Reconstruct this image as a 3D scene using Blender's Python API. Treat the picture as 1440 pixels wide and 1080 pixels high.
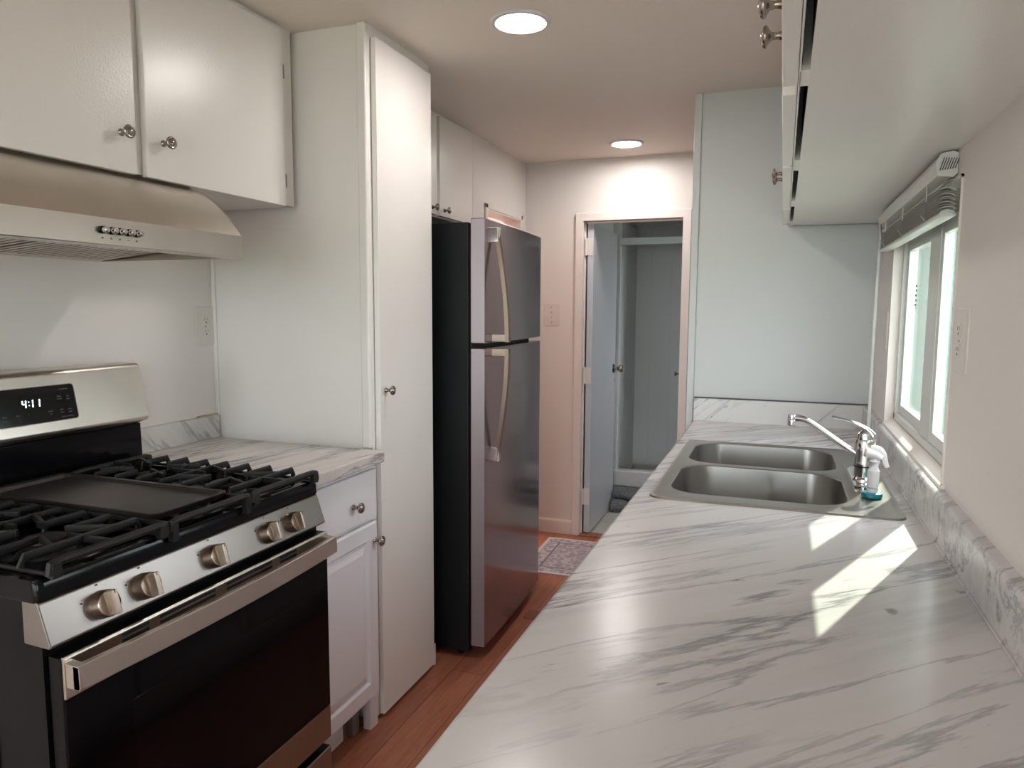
import bpy, bmesh, math, random
from math import sin, cos, pi, radians as RD
from mathutils import Vector as V, Matrix

# ------------------------------------------------------------------ scene, camera, sky, sun, exposure
for o in list(bpy.data.objects): bpy.data.objects.remove(o)
sc = bpy.context.scene
col = sc.collection
vs = sc.view_settings
vs.view_transform = 'Standard'; vs.look = 'None'; vs.gamma = 1; vs.use_curve_mapping = False
vs.exposure = 0.50

CAMH = 1.3709; FPX = 1020.4465; YAW, PITCH, ROLL = .3551, .1034, .005
fw = V((-sin(YAW)*cos(PITCH), cos(YAW)*cos(PITCH), -sin(PITCH)))
rt = V((cos(YAW), sin(YAW), 0)); up = rt.cross(fw)
r2 = rt*cos(ROLL)+up*sin(ROLL); u2 = up*cos(ROLL)-rt*sin(ROLL)
cd = bpy.data.cameras.new('camera'); cam = bpy.data.objects.new('camera', cd); col.objects.link(cam)
cd.sensor_fit = 'HORIZONTAL'; cd.sensor_width = 36; cd.lens = FPX/1440*36; cd.clip_start = .02
mw = Matrix((r2, u2, -fw)).transposed().to_4x4(); mw.translation = V((0, 0, CAMH)); cam.matrix_world = mw
sc.camera = cam

W = bpy.data.worlds.new('sky'); sc.world = W; W.use_nodes = True
bgn = W.node_tree.nodes['Background']; bgn.inputs[0].default_value = (.90, .93, 1.0, 1); bgn.inputs[1].default_value = 6.0
SUNTO = V((.475, 1.16, 1.0)).normalized()
sl = bpy.data.lights.new('sun', 'SUN'); sl.energy = 7.5; sl.angle = RD(.55); sl.color = (.98, 1, .83)
so = bpy.data.objects.new('sun', sl); col.objects.link(so); so.rotation_euler = SUNTO.to_track_quat('Z', 'Y').to_euler(); so.location = (3, 6, 6)
LAMP = 88.0      # strength of each recessed ceiling light

# ------------------------------------------------------------------ materials
def S(h):
    h = h.lstrip('#'); c = [int(h[i:i+2], 16)/255 for i in (0, 2, 4)]
    return tuple(((x+.055)/1.055)**2.4 if x > .04045 else x/12.92 for x in c)+(1,)
class Mat:
    def __init__(s, name, base=(.8, .8, .8, 1), rough=.5, metal=0, **k):
        m = bpy.data.materials.new(name); m.use_nodes = True; s.m = m; s.t = m.node_tree
        s.b = s.t.nodes['Principled BSDF']; s.set('Base Color', base); s.set('Roughness', rough); s.set('Metallic', metal)
        for a, b in k.items(): s.set(a.replace('_', ' '), b)
    def set(s, n, v): s.b.inputs[n].default_value = v
    def n(s, typ, **k):
        x = s.t.nodes.new(typ)
        for a, b in k.items():
            if a.startswith('i_'): x.inputs[a[2:].replace('_', ' ')].default_value = b
            else: setattr(x, a, b)
        return x
    def l(s, a, b): s.t.links.new(a, b)
    def coord(s, sc_=(1, 1, 1), rot=(0, 0, 0), loc=(0, 0, 0)):
        tc = s.n('ShaderNodeTexCoord'); mp = s.n('ShaderNodeMapping'); s.l(tc.outputs['Object'], mp.inputs[0])
        mp.inputs['Scale'].default_value = sc_; mp.inputs['Rotation'].default_value = rot; mp.inputs['Location'].default_value = loc
        return mp.outputs[0]
    def noise(s, v, scale, detail=3, rough=.5, dist=0):
        x = s.n('ShaderNodeTexNoise'); s.l(v, x.inputs['Vector']); x.inputs['Scale'].default_value = scale
        x.inputs['Detail'].default_value = detail; x.inputs['Roughness'].default_value = rough; x.inputs['Distortion'].default_value = dist
        return x.outputs['Fac']
    def math(s, op, a, b=None, clamp=False):
        x = s.n('ShaderNodeMath', operation=op, use_clamp=clamp)
        for i, q in enumerate((a, b)):
            if q is None: continue
            if isinstance(q, (int, float)): x.inputs[i].default_value = q
            else: s.l(q, x.inputs[i])
        return x.outputs[0]
    def ramp(s, f, stops):
        x = s.n('ShaderNodeValToRGB'); s.l(f, x.inputs[0]); e = x.color_ramp.elements
        while len(e) < len(stops): e.new(.5)
        for q, (p, c) in zip(e, stops): q.position = p; q.color = c if len(c) == 4 else tuple(c)+(1,)
        return x.outputs[0]
    def mix(s, f, a, b, mode='MIX'):
        x = s.n('ShaderNodeMix', data_type='RGBA', blend_type=mode)
        for q, i in ((f, 0), (a, 6), (b, 7)):
            if isinstance(q, (int, float)): x.inputs[i].default_value = q
            elif isinstance(q, tuple): x.inputs[i].default_value = q
            else: s.l(q, x.inputs[i])
        return x.outputs[2]
    def bump(s, f, st=.1, d=.002):
        x = s.n('ShaderNodeBump'); x.inputs['Strength'].default_value = st; x.inputs['Distance'].default_value = d
        s.l(f, x.inputs['Height']); s.l(x.outputs[0], s.b.inputs['Normal'])
def g(v, a=1): return (v, v, v, a)

def paint(name, hexc, rough=.42, bump=.25, scale=160, mott=.04):
    M_ = Mat(name, S(hexc), rough)
    c = M_.coord()
    f = M_.noise(c, scale, 3, .55); M_.bump(f, bump, .0012)
    big = M_.noise(c, 2.2, 3, .6)
    b = S(hexc)
    M_.l(M_.mix(big, tuple(x*(1-mott) for x in b[:3])+(1,), b), M_.b.inputs['Base Color'])
    return M_.m
WALL = paint('wall_paint', '#e2dbd6', .5)
CEIL = paint('ceiling_paint', '#eadfd6', .6, .3, 90)
CAB = paint('cabinet_paint', '#ece7e3', .24, .35, 210, .03)
CABW = paint('cabinet_paint_white', '#e8e5ea', .33, .1, 200, .02)
CASE = paint('trim_paint', '#e6dcd6', .35, .1)
COOL = paint('bathroom_paint', '#d8d9db', .5)
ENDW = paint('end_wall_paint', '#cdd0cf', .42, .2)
PEACH = paint('peach_room_paint', '#e0a077', .6)
SLATM = paint('blind_white', '#dcdad4', .35, .05)
VINYL = paint('window_vinyl', '#d3d5d0', .3, .05)
PLATE = Mat('switch_plate_plastic', S('#d8d0c9'), .3).m
PLATEG = Mat('outlet_slot_dark', S('#2a2624'), .5).m
DARK = Mat('dark_gap', S('#0c0b0b'), .8).m
RAW = paint('chipped_toe_board', '#8b7f76', .7, .6, 60, .5)

def steel(name, hexc, rough=.27, stretch=(1, 40, 1), st=.06, metal=1.0, var=.25):
    M_ = Mat(name, S(hexc), rough, metal)
    c = M_.coord(tuple(.35*q for q in stretch)); f = M_.noise(c, 40, 2, .5)
    c2 = M_.coord((1, 1, 1)); f2 = M_.noise(c2, 5, 3, .5, .2)
    r = M_.math('ADD', M_.math('MULTIPLY', f2, .10), rough-.05); M_.l(r, M_.b.inputs['Roughness'])
    M_.bump(f, st*.5, .0004); M_.set('Anisotropic', .4)
    b = S(hexc); M_.l(M_.mix(f2, tuple(x*(1-var) for x in b[:3])+(1,), b), M_.b.inputs['Base Color'])
    return M_.m
STEEL = steel('brushed_steel', '#d8d0c6', .30, (40, 1, 40))
STEELP = steel('brushed_steel_panel', '#a09894', .32, (40, 1, 40))
STEELK = steel('knob_steel', '#ab9a8d', .33, (60, 60, 2), .03)
SINKM = steel('sink_steel', '#a8a49f', .34, (1, 30, 30), .04)
FRM = steel('fridge_steel', '#978b90', .17, (40, 40, 1), .01, .85, .05)
FRS = steel('fridge_edge_steel', '#a0959a', .38, (40, 40, 1), .03, .8, .05)
CHROME = Mat('chrome', S('#dcdcde'), .06, 1).m
NICKEL = Mat('satin_nickel', S('#9a928b'), .22, 1).m
BRASS = Mat('aged_brass', S('#7a6650'), .3, 1).m
ENAMEL = Mat('black_enamel', S('#0a0a0d'), .13, Specular_IOR_Level=.2).m
BLKP = Mat('black_panel', S('#09090b'), .4, Specular_IOR_Level=.18).m
GLASSB = Mat('black_oven_glass', S('#050507'), .07, Specular_IOR_Level=.13).m
GLASSW = Mat('oven_window_glass', S('#0c0a0c'), .08, Specular_IOR_Level=.13).m
im = Mat('cast_iron', S('#151315'), .5, Specular_IOR_Level=.35); im.bump(im.noise(im.coord(), 300, 3), .35, .001); IRON = im.m
im = Mat('griddle_iron', S('#2b2727'), .45, Specular_IOR_Level=.35); c = im.coord(); im.bump(im.noise(c, 260, 3), .25, .001)
im.l(im.ramp(im.noise(c, 6, 4, .6), [(.3, S('#1e1a1a')), (.7, S('#2c2725'))]), im.b.inputs['Base Color']); GRID = im.m
im = Mat('fridge_side_black', S('#0d0f12'), .5, Specular_IOR_Level=.25); im.bump(im.noise(im.coord(), 500, 2), .3, .0006); FRB = im.m
TEAL = Mat('teal_rubber', S('#0f6f7c'), .35).m
WPL = Mat('white_plastic', S('#d8d4d6'), .3).m
WARMPL = Mat('spray_button', S('#cdb3a4'), .4).m
PORC = Mat('white_porcelain', S('#c9c6c4'), .12).m
DISP = Mat('display_glass', S('#0b0c0e'), .12).m
LED = Mat('display_digits', g(1), .5); LED.set('Emission Color', (.85, .93, 1, 1)); LED.set('Emission Strength', 2.5); LED = LED.m
GREYT = Mat('grey_lettering', S('#6d6b68'), .5).m
BLKT = Mat('black_lettering', S('#1a1818'), .5).m
lm_ = Mat('lamp_diffuser', g(.9), .5); lm_.set('Emission Color', (1, .95, .92, 1)); lm_.set('Emission Strength', LAMP); LAMPM = lm_.m
glm = Mat('window_glass', g(1), .0, 0, IOR=1.05, Transmission_Weight=1.0); glm.set('Base Color', (.95, .98, .97, 1)); 
t = glm.t; tr = glm.n('ShaderNodeBsdfTransparent'); gl = glm.n('ShaderNodeBsdfGlossy'); gl.inputs['Roughness'].default_value = .02
lw = glm.n('ShaderNodeLayerWeight'); fr_ = glm.math('ADD', glm.math('MULTIPLY', glm.math('POWER', lw.outputs['Facing'], 4.0), .35), .03); mx = glm.n('ShaderNodeMixShader')
glm.l(fr_, mx.inputs[0]); glm.l(tr.outputs[0], mx.inputs[1]); glm.l(gl.outputs[0], mx.inputs[2])
tr.inputs[0].default_value = (.93, .97, .95, 1)
glm.l(mx.outputs[0], t.nodes['Material Output'].inputs[0]); GLASS = glm.m

def marble(name, ang, base='#d0cac6', seed=0, rough=.25, rot=None):
    M_ = Mat(name, S(base), rough)
    tc = M_.n('ShaderNodeTexCoord')
    def mp(scale, loc):
        q = M_.n('ShaderNodeMapping', vector_type='TEXTURE'); q.inputs['Rotation'].default_value = rot or (0, 0, ang)
        q.inputs['Scale'].default_value = scale; q.inputs['Location'].default_value = loc
        M_.l(tc.outputs['Object'], q.inputs[0]); return q.outputs[0]
    def veins(vec, scale, detail, width, dist):
        f = M_.noise(vec, scale, detail, .62, dist)
        d = M_.math('ABSOLUTE', M_.math('SUBTRACT', f, .5))
        return M_.math('SUBTRACT', 1.0, M_.math('DIVIDE', d, width), True)
    a = veins(mp((6.5, .62, .8), (seed, 0, 0)), 3.0, 9, .019, .30)
    b = veins(mp((6.5, .55, .7), (seed+3, 5, 0)), 5.2, 9, .026, .25)
    c3 = M_.noise(mp((6.0, .6, .8), (seed+7, 2, 0)), 3.6, 9, .70, .2)
    mask = M_.ramp(M_.noise(mp((2.2, 1, 1), (seed+1, 1, 4)), 2.3, 3), [(.42, g(0)), (.62, g(1))])
    mask2 = M_.ramp(M_.noise(mp((2.2, 1, 1), (seed+9, 1, 4)), 3.1, 3), [(.45, g(0)), (.60, g(1))])
    a2 = M_.math('MULTIPLY', a, M_.math('ADD', M_.math('MULTIPLY', mask, .85), .15))
    b2 = M_.math('MULTIPLY', b, mask2)
    cl = M_.ramp(c3, [(.48, g(0)), (.68, g(1))])
    col0 = M_.mix(M_.math('MULTIPLY', M_.math('MULTIPLY', cl, mask), .75), S(base), S('#9a989b'))
    col1 = M_.mix(M_.math('MULTIPLY', b2, .75), col0, S('#807e83'))
    col2 = M_.mix(M_.math('MULTIPLY', a2, .92), col1, S('#565459'))
    sp_ = M_.ramp(M_.noise(mp((2.0, .8, .8), (seed, 9, 2)), 26, 4, .6), [(.70, g(0)), (.76, g(1))]); col2 = M_.mix(M_.math('MULTIPLY', sp_, .7), col2, S('#5a585c'))
    M_.l(col2, M_.b.inputs['Base Color'])
    return M_.m
MARB = marble('marble_laminate', RD(44), '#cbc6c6')
MARBL = marble('marble_laminate_left', RD(80), '#d2cac5', 11)
MARBS0 = marble('marble_splash', 0, '#cfccca', 4, .25, (RD(60), 0, RD(90)))
MARBE = marble('marble_end_splash', 0, '#d4d1cf', 17.6, .25, (0, RD(-40), 0))

M_ = Mat('wood_laminate_floor', S('#7a4530'), .36)
c = M_.coord((1, 1, 1), (0, 0, RD(90)))
br = M_.n('ShaderNodeTexBrick'); M_.l(c, br.inputs[0])
br.inputs['Scale'].default_value = 1; br.inputs['Brick Width'].default_value = 1.2; br.inputs['Row Height'].default_value = .125
br.inputs['Mortar Size'].default_value = .0012; br.inputs['Mortar Smooth'].default_value = .2; br.inputs['Bias'].default_value = 0
br.inputs['Color1'].default_value = g(0); br.inputs['Color2'].default_value = g(1); br.inputs['Mortar'].default_value = g(.5); br.offset = .37
gr = M_.noise(M_.coord((16, 1.1, 1)), 5, 6, .65, 1.2)
gc = M_.ramp(gr, [(.25, S('#7a4433')), (.5, S('#9c5f48')), (.8, S('#b87c60'))])
tone = M_.mix(.35, gc, M_.ramp(br.outputs['Color'], [(0, S('#7e4836')), (1, S('#c27e5c'))]))
M_.l(M_.mix(br.outputs['Fac'], tone, S('#3a2015')), M_.b.inputs['Base Color']); WOOD = M_.m
M_ = Mat('bathroom_vinyl', S('#c3bfb4'), .4)
br = M_.n('ShaderNodeTexBrick'); M_.l(M_.coord(), br.inputs[0]); br.offset = 0
br.inputs['Scale'].default_value = 1; br.inputs['Brick Width'].default_value = .3; br.inputs['Row Height'].default_value = .3; br.inputs['Mortar Size'].default_value = .003
br.inputs['Color1'].default_value = S('#c3c0b8'); br.inputs['Color2'].default_value = S('#bab7ae'); br.inputs['Mortar'].default_value = S('#96948c')
M_.l(br.outputs['Color'], M_.b.inputs['Base Color']); TILE = M_.m

M_ = Mat('oriental_rug_weave', S('#9c8f93'), .95)
tc = M_.n('ShaderNodeTexCoord'); sp = M_.n('ShaderNodeSeparateXYZ'); M_.l(tc.outputs['Object'], sp.inputs[0])
# rug object origin at its centre; half sizes .42 x .29
ax = M_.math('DIVIDE', M_.math('ABSOLUTE', sp.outputs[0]), .42); ay = M_.math('DIVIDE', M_.math('ABSOLUTE', sp.outputs[1]), .29)
ex = M_.math('MULTIPLY', M_.math('SUBTRACT', 1, ax), .42); ey = M_.math('MULTIPLY', M_.math('SUBTRACT', 1, ay), .29)
e = M_.math('MINIMUM', ex, ey)
vo = M_.n('ShaderNodeTexVoronoi'); M_.l(M_.coord(), vo.inputs[0]); vo.inputs['Scale'].default_value = 42
nz = M_.noise(M_.coord(), 60, 3, .7, 1.0)
pat = M_.ramp(M_.math('ADD', M_.math('MULTIPLY', vo.outputs['Distance'], .8), M_.math('MULTIPLY', nz, .5)), [(.36, S('#7a707c')), (.48, S('#a99fa5')), (.60, S('#857b87')), (.74, S('#b3a8a8'))])
bord = M_.ramp(M_.noise(M_.coord(), 38, 2, .6, .6), [(.42, S('#8a818c')), (.54, S('#b5abab'))])
c1 = M_.mix(M_.math('LESS_THAN', e, .085), pat, bord)
c2 = M_.mix(M_.math('COMPARE', e, .085), c1, S('#6f6671'))
x = M_.n('ShaderNodeMath', operation='COMPARE'); M_.l(e, x.inputs[0]); x.inputs[1].default_value = .088; x.inputs[2].default_value = .005
c2 = M_.mix(x.outputs[0], c1, S('#726a74'))
c3 = M_.mix(M_.math('LESS_THAN', e, .018), c2, S('#c7bdb9'))
M_.l(c3, M_.b.inputs['Base Color']); M_.bump(M_.noise(M_.coord(), 900, 1), .5, .002); RUG = M_.m
M_ = Mat('grey_bath_mat', S('#66666a'), 1); f = M_.noise(M_.coord(), 130, 4, .7)
M_.l(M_.ramp(f, [(.35, S('#4c4c50')), (.65, S('#8a8a8c'))]), M_.b.inputs['Base Color']); M_.bump(f, .9, .006); MAT_ = M_.m
SIDING = paint('neighbour_siding', '#5b7166', .6, .1)
SIDINGG = paint('neighbour_wall', '#747c77', .6, .1)
GROUND = paint('outside_ground', '#8d9080', .9, .3, 30, .3)
FROST = Mat('shower_panel', S('#d0d2d3'), .35).m

# ------------------------------------------------------------------ mesh builder
class B:
    def __init__(s): s.bm = bmesh.new()
    def _new(s, fn):
        n0 = len(s.bm.verts); fn(); s.bm.verts.ensure_lookup_table(); return s.bm.verts[n0:]
    def box(s, x0, x1, y0, y1, z0, z1, bev=0, seg=2):
        t = bmesh.new(); bmesh.ops.create_cube(t, size=1)
        for v in t.verts: v.co = V(((x0+x1)/2+v.co.x*(x1-x0), (y0+y1)/2+v.co.y*(y1-y0), (z0+z1)/2+v.co.z*(z1-z0)))
        if bev: bmesh.ops.bevel(t, geom=t.edges[:], offset=bev, segments=seg, affect='EDGES', profile=.5)
        s.merge(t); return s
    def merge(s, t, M=None):
        if M: bmesh.ops.transform(t, matrix=M, verts=t.verts)
        me = bpy.data.meshes.new('t'); t.to_mesh(me); t.free(); s.bm.from_mesh(me); bpy.data.meshes.remove(me); return s
    def obox(s, p0, p1, w, h, bev=0, upv=(0, 0, 1)):   # bar from p0 to p1, width w, height h
        p0, p1 = V(p0), V(p1); d = (p1-p0); L = d.length; d.normalize(); u = V(upv); sd = d.cross(u).normalized(); u = sd.cross(d)
        t = bmesh.new(); bmesh.ops.create_cube(t, size=1)
        for v in t.verts: v.co = (p0+p1)/2+d*v.co.x*L+sd*v.co.y*w+u*v.co.z*h
        bmesh.ops.recalc_face_normals(t, faces=t.faces[:])
        if bev: bmesh.ops.bevel(t, geom=t.edges[:], offset=bev, segments=2, affect='EDGES', profile=.5)
        s.merge(t); return s
    def lathe(s, prof, org=(0, 0, 0), axis=(0, 0, 1), seg=28):   # prof: (r, h)
        ax = V(axis).normalized(); q = ax.to_track_quat('Z', 'Y'); org = V(org); rings = []
        for r, h in prof:
            if r < 1e-6: rings.append([s.bm.verts.new(org+q@V((0, 0, h)))])
            else: rings.append([s.bm.verts.new(org+q@V((r*cos(2*pi*i/seg), r*sin(2*pi*i/seg), h))) for i in range(seg)])
        for a, b in zip(rings, rings[1:]):
            for i in range(seg):
                j = (i+1) % seg
                if len(a) == 1 and len(b) == 1: break
                if len(a) == 1: s.bm.faces.new((a[0], b[i], b[j]))
                elif len(b) == 1: s.bm.faces.new((a[i], a[j], b[0]))
                else: s.bm.faces.new((a[i], a[j], b[j], b[i]))
        return s
    def cyl(s, p0, p1, r0, r1=None, seg=20):
        r1 = r0 if r1 is None else r1; d = V(p1)-V(p0)
        return s.lathe([(0, 0), (r0, 0), (r1, d.length), (0, d.length)], p0, d, seg)
    def tube(s, pts, rad, seg=12, flat=1.0, upv=(0, 0, 1), n=None):   # smooth tube through points, flat scales the 'up' radius
        pts = [V(p) for p in pts]; rad = rad if isinstance(rad, (list, tuple)) else [rad]*len(pts)
        if n:
            P, Rr = [], []
            for i in range(len(pts)-1):
                p0 = pts[max(i-1, 0)]; p1 = pts[i]; p2 = pts[i+1]; p3 = pts[min(i+2, len(pts)-1)]
                for k in range(n):
                    t = k/n; t2 = t*t; t3 = t2*t
                    P.append(.5*((2*p1)+(p2-p0)*t+(2*p0-5*p1+4*p2-p3)*t2+(3*p1-p0-3*p2+p3)*t3)); Rr.append(tuple(p*(1-t)+q*t for p, q in zip(rad[i], rad[i+1])) if isinstance(rad[i], tuple) else rad[i]*(1-t)+rad[i+1]*t)
            P.append(pts[-1]); Rr.append(rad[-1]); pts, rad = P, Rr
        rings = []; u = V(upv)
        for i, p in enumerate(pts):
            d = (pts[min(i+1, len(pts)-1)]-pts[max(i-1, 0)]).normalized()
            sd = d.cross(u); sd = sd.normalized() if sd.length > 1e-5 else V((1, 0, 0)); uu = sd.cross(d)
            r = rad[i]; rx, ry = (r if isinstance(r, tuple) else (r, r*flat))
            rings.append([s.bm.verts.new(p+sd*cos(2*pi*k/seg)*rx+uu*sin(2*pi*k/seg)*ry) for k in range(seg)])
        for a, b in zip(rings, rings[1:]):
            for k in range(seg): j = (k+1) % seg; s.bm.faces.new((a[k], a[j], b[j], b[k]))
        s.bm.faces.new(rings[0][::-1]); s.bm.faces.new(rings[-1]); return s
    def prism(s, poly, axis, a, b, bev=0):   # poly 2d in the two other axes (cyclic order), extruded from a to b
        t = bmesh.new()
        def mk(p, q): return {'x': (q, p[0], p[1]), 'y': (p[0], q, p[1]), 'z': (p[0], p[1], q)}[axis]
        A = [t.verts.new(mk(p, a)) for p in poly]; Bv = [t.verts.new(mk(p, b)) for p in poly]
        t.faces.new(A); t.faces.new(Bv[::-1]); n = len(poly)
        for i in range(n): j = (i+1) % n; t.faces.new((A[j], A[i], Bv[i], Bv[j]))
        bmesh.ops.recalc_face_normals(t, faces=t.faces[:])
        if bev: bmesh.ops.bevel(t, geom=t.edges[:], offset=bev, segments=2, affect='EDGES', profile=.5)
        s.merge(t); return s
    def loops(s, loops, close=True, cap0=False, cap1=False):
        R_ = [[s.bm.verts.new(p) for p in L] for L in loops]; n = len(R_[0])
        for a, b in zip(R_, R_[1:]):
            for i in range(n if close else n-1): j = (i+1) % n; s.bm.faces.new((a[i], a[j], b[j], b[i]))
        if cap0: s.bm.faces.new(R_[0][::-1])
        if cap1: s.bm.faces.new(R_[-1])
        return s
    def out(s, name, mat, parent=None, smooth=True, auto=35, recalc=True):
        if recalc: bmesh.ops.recalc_face_normals(s.bm, faces=s.bm.faces[:])
        me = bpy.data.meshes.new(name)
        base = V((0, 0, 0)); p = parent
        while p is not None: base += p.location; p = p.parent
        bmesh.ops.translate(s.bm, vec=-base, verts=s.bm.verts[:])
        if smooth:
            for f in s.bm.faces: f.smooth = True
            for e in s.bm.edges:
                if len(e.link_faces) == 2 and e.calc_face_angle(0) > RD(auto): e.smooth = False
        s.bm.to_mesh(me); s.bm.free(); me.materials.append(mat)
        o = bpy.data.objects.new(name, me); col.objects.link(o)
        if parent is not None: o.parent = parent
        if smooth: wn = o.modifiers.new('wn', 'WEIGHTED_NORMAL'); wn.keep_sharp = True; wn.weight = 80
        return o
def box(name, mat, parent, *a, bev=0, **k): return B().box(*a, bev=bev).out(name, mat, parent, **k)
def thing(name, label, cat, loc, group=None):
    o = bpy.data.objects.new(name, None); col.objects.link(o); o.location = loc; o.empty_display_size = .05
    o['label'] = label; o['category'] = cat
    if group: o['group'] = group
    return o
def tag(o, label, cat, group=None):
    o['label'] = label; o['category'] = cat
    if group: o['group'] = group
    return o
def struct(o): o['kind'] = 'structure'; return o
def rrect(x0, x1, y0, y1, r, n=6):
    out = []
    for cx, cy, a in ((x1-r, y1-r, 0), (x0+r, y1-r, 90), (x0+r, y0+r, 180), (x1-r, y0+r, 270)):
        for i in range(n+1): t = RD(a+90*i/n); out.append((cx+r*cos(t), cy+r*sin(t)))
    return out
def text(body, size, mat, parent, loc, xdir, ydir, name='lettering'):
    cu = bpy.data.curves.new('t', 'FONT'); cu.body = body; cu.size = size; cu.extrude = .0002; cu.align_x = 'CENTER'; cu.align_y = 'CENTER'
    o = bpy.data.objects.new('t', cu); col.objects.link(o); dg = bpy.context.evaluated_depsgraph_get(); dg.update()
    me = bpy.data.meshes.new_from_object(o.evaluated_get(dg)); bpy.data.objects.remove(o); bpy.data.curves.remove(cu)
    X_ = V(xdir).normalized(); Y_ = V(ydir).normalized(); Z_ = X_.cross(Y_); M = Matrix((X_, Y_, Z_)).transposed().to_4x4(); M.translation = V(loc)
    base = V((0, 0, 0)); p = parent
    while p is not None: base += p.location; p = p.parent
    me.transform(Matrix.Translation(-base)@M); me.materials.clear(); me.materials.append(mat)
    q = bpy.data.objects.new(name, me); col.objects.link(q); q.parent = parent; return q

def cab_knob(parent, p, d, mat=NICKEL, sc_=1.0):
    prof = [(0, 0), (.0085, 0), (.0085, .002), (.006, .005), (.0048, .012), (.006, .018), (.0105, .021), (.0150, .0235), (.0158, .0265), (.0140, .0295), (.0125, .0300), (.0105, .0295), (.0080, .0315), (.0040, .0330), (0, .0332)]
    return B().lathe([(r*sc_, h*sc_) for r, h in prof], p, d, 26).out('knob', mat, parent, auto=50)
def hinge(parent, x, y, z, d=1, h=.045, mat=NICKEL, name='hinge'):
    b = B(); b.cyl((x, y, z-h/2), (x, y, z+h/2), .0035, seg=10)
    for k in (-.3, .3): b.cyl((x, y, z+k*h-.001), (x, y, z+k*h+.001), .0042, seg=10)
    b.box(x-.003, x-.001, min(y, y+d*.012), max(y, y+d*.012), z-h*.45, z+h*.45)
    return b.out(name, mat, parent)

# ------------------------------------------------------------------ dimensions
XW, XL, YF, YE, ZC = .3236, -1.84, 4.185, 3.087, 2.231
YBK = -1.9
# ------------------------------------------------------------------ the setting
struct(box('floor', WOOD, None, XL-.1, XW+.1, YBK-.1, YF+.055, -.05, 0))
struct(box('floor', TILE, None, -1.8, XW+.1, YF+.055, 6.0, -.05, 0))
struct(box('floor', WOOD, None, -3.3, XL-.1, YBK-.1, 4.8, -.05, 0))
# ceiling, with round holes left to the lamps' recessed cans (lamps are surface discs)
struct(box('ceiling', CEIL, None, -3.3, XW+.1, YBK-.1, 6.0, ZC, ZC+.08))
struct(box('wall_left', WALL, None, XL-.1, XL, YBK, 3.40, 0, ZC))
w = B(); Y0, Y1, ZD = 3.565, 4.085, 1.892     # doorway in the passage wall
w.box(-1.57, -1.47, 3.385, Y0, 0, ZC); w.box(-1.57, -1.47, Y1, YF, 0, ZC); w.box(-1.57, -1.47, Y0, Y1, ZD, ZC); w.box(XL, -1.57, 3.385, 3.40, 0, ZC)
struct(w.out('wall_left', WALL, None))
w = B(); DX0, DX1, DZ = -1.112, -.535, 1.883
w.box(-3.3, DX0, YF, YF+.1, 0, ZC); w.box(DX1, XW, YF, YF+.1, 0, ZC); w.box(DX0, DX1, YF, YF+.1, DZ, ZC)
struct(w.out('wall_back', WALL, None))
# right wall with the kitchen window opening, plus unseen bathroom and side windows added to let skylight in
def wall_holes(x0, x1, ya, yb, holes):
    b = B(); y = ya
    for (h0, h1, z0, z1) in holes:
        b.box(x0, x1, y, h0, 0, ZC); b.box(x0, x1, h0, h1, 0, z0); b.box(x0, x1, h0, h1, z1, ZC); y = h1
    b.box(x0, x1, y, yb, 0, ZC); return b
WY0, WY1, WZ0, WZ1 = 1.680, 2.590, 1.012, 1.64
struct(wall_holes(XW, XW+.08, YBK, 6.0, [(-1.6, -.5, .9, 1.9), (WY0, WY1, WZ0, WZ1), (4.42, 4.96, .95, 2.0)]).out('wall_right', WALL, None))
struct(wall_holes(YBK-.1, YBK, 0, 0, []).out('wall_front', WALL, None)) if False else None
w = B(); w.box(XL, -1.72, YBK-.1, YBK, 0, ZC); w.box(.18, XW, YBK-.1, YBK, 0, ZC); w.box(-1.72, .18, YBK-.1, YBK, 0, .06); w.box(-1.72, .18, YBK-.1, YBK, 2.05, ZC)  # wide opening added behind the camera so skylight fills the room
struct(w.out('wall_front', WALL, None))
# partition closing the sink counter
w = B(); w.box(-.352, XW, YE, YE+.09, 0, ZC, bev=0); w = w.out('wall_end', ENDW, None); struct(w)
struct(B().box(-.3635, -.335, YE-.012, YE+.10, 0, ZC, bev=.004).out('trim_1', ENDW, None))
# peach room behind the passage door
w = B(); w.box(-3.3, -3.2, 3.3, 4.8, 0, ZC); w.box(-3.2, XL-.1, 3.2, 3.3, 0, ZC); w.box(-3.2, -1.6, 4.7, 4.8, 0, ZC)
struct(w.out('wall_hallway', PEACH, None))
# bathroom shell
w = B(); w.box(-1.22, -1.12, YF+.1, 6.0, 0, ZC); w.box(-1.12, XW, 5.62, 5.72, 0, ZC); w.box(-.56, -.50, 4.98, 5.62, 0, ZC)
struct(w.out('wall_bathroom', COOL, None))
# casings
def casing(x0, x1, z1, y, name, mat=CASE, wd=.042):
    b = B(); b.box(x0-wd, x0+.004, y-.018, y, 0, z1+wd, bev=.004); b.box(x1-.004, x1+wd, y-.018, y, 0, z1+wd, bev=.004); b.box(x0-wd, x1+wd, y-.0185, y, z1-.004, z1+wd, bev=.004)
    b.box(x0-.001, x0+.002, y-.012, y+.099, 0, z1); b.box(x1-.002, x1+.001, y-.012, y+.099, 0, z1); b.box(x0, x1, y-.012, y+.099, z1-.002, z1+.001)
    b.box(x0, x0+.010, y+.03, y+.045, 0, z1); b.box(x0, x1, y+.03, y+.045, z1-.014, z1-.004)
    return b.out(name, mat, None)
dcase = struct(casing(DX0, DX1, DZ, YF, 'door_1'))
cab_knob(dcase, (-.5395, YF+.02, 1.005), (-1, -.1, 0), BRASS, .85).name = 'catch_knob'
b = B(); yq0, yq1 = Y0, Y1
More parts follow.
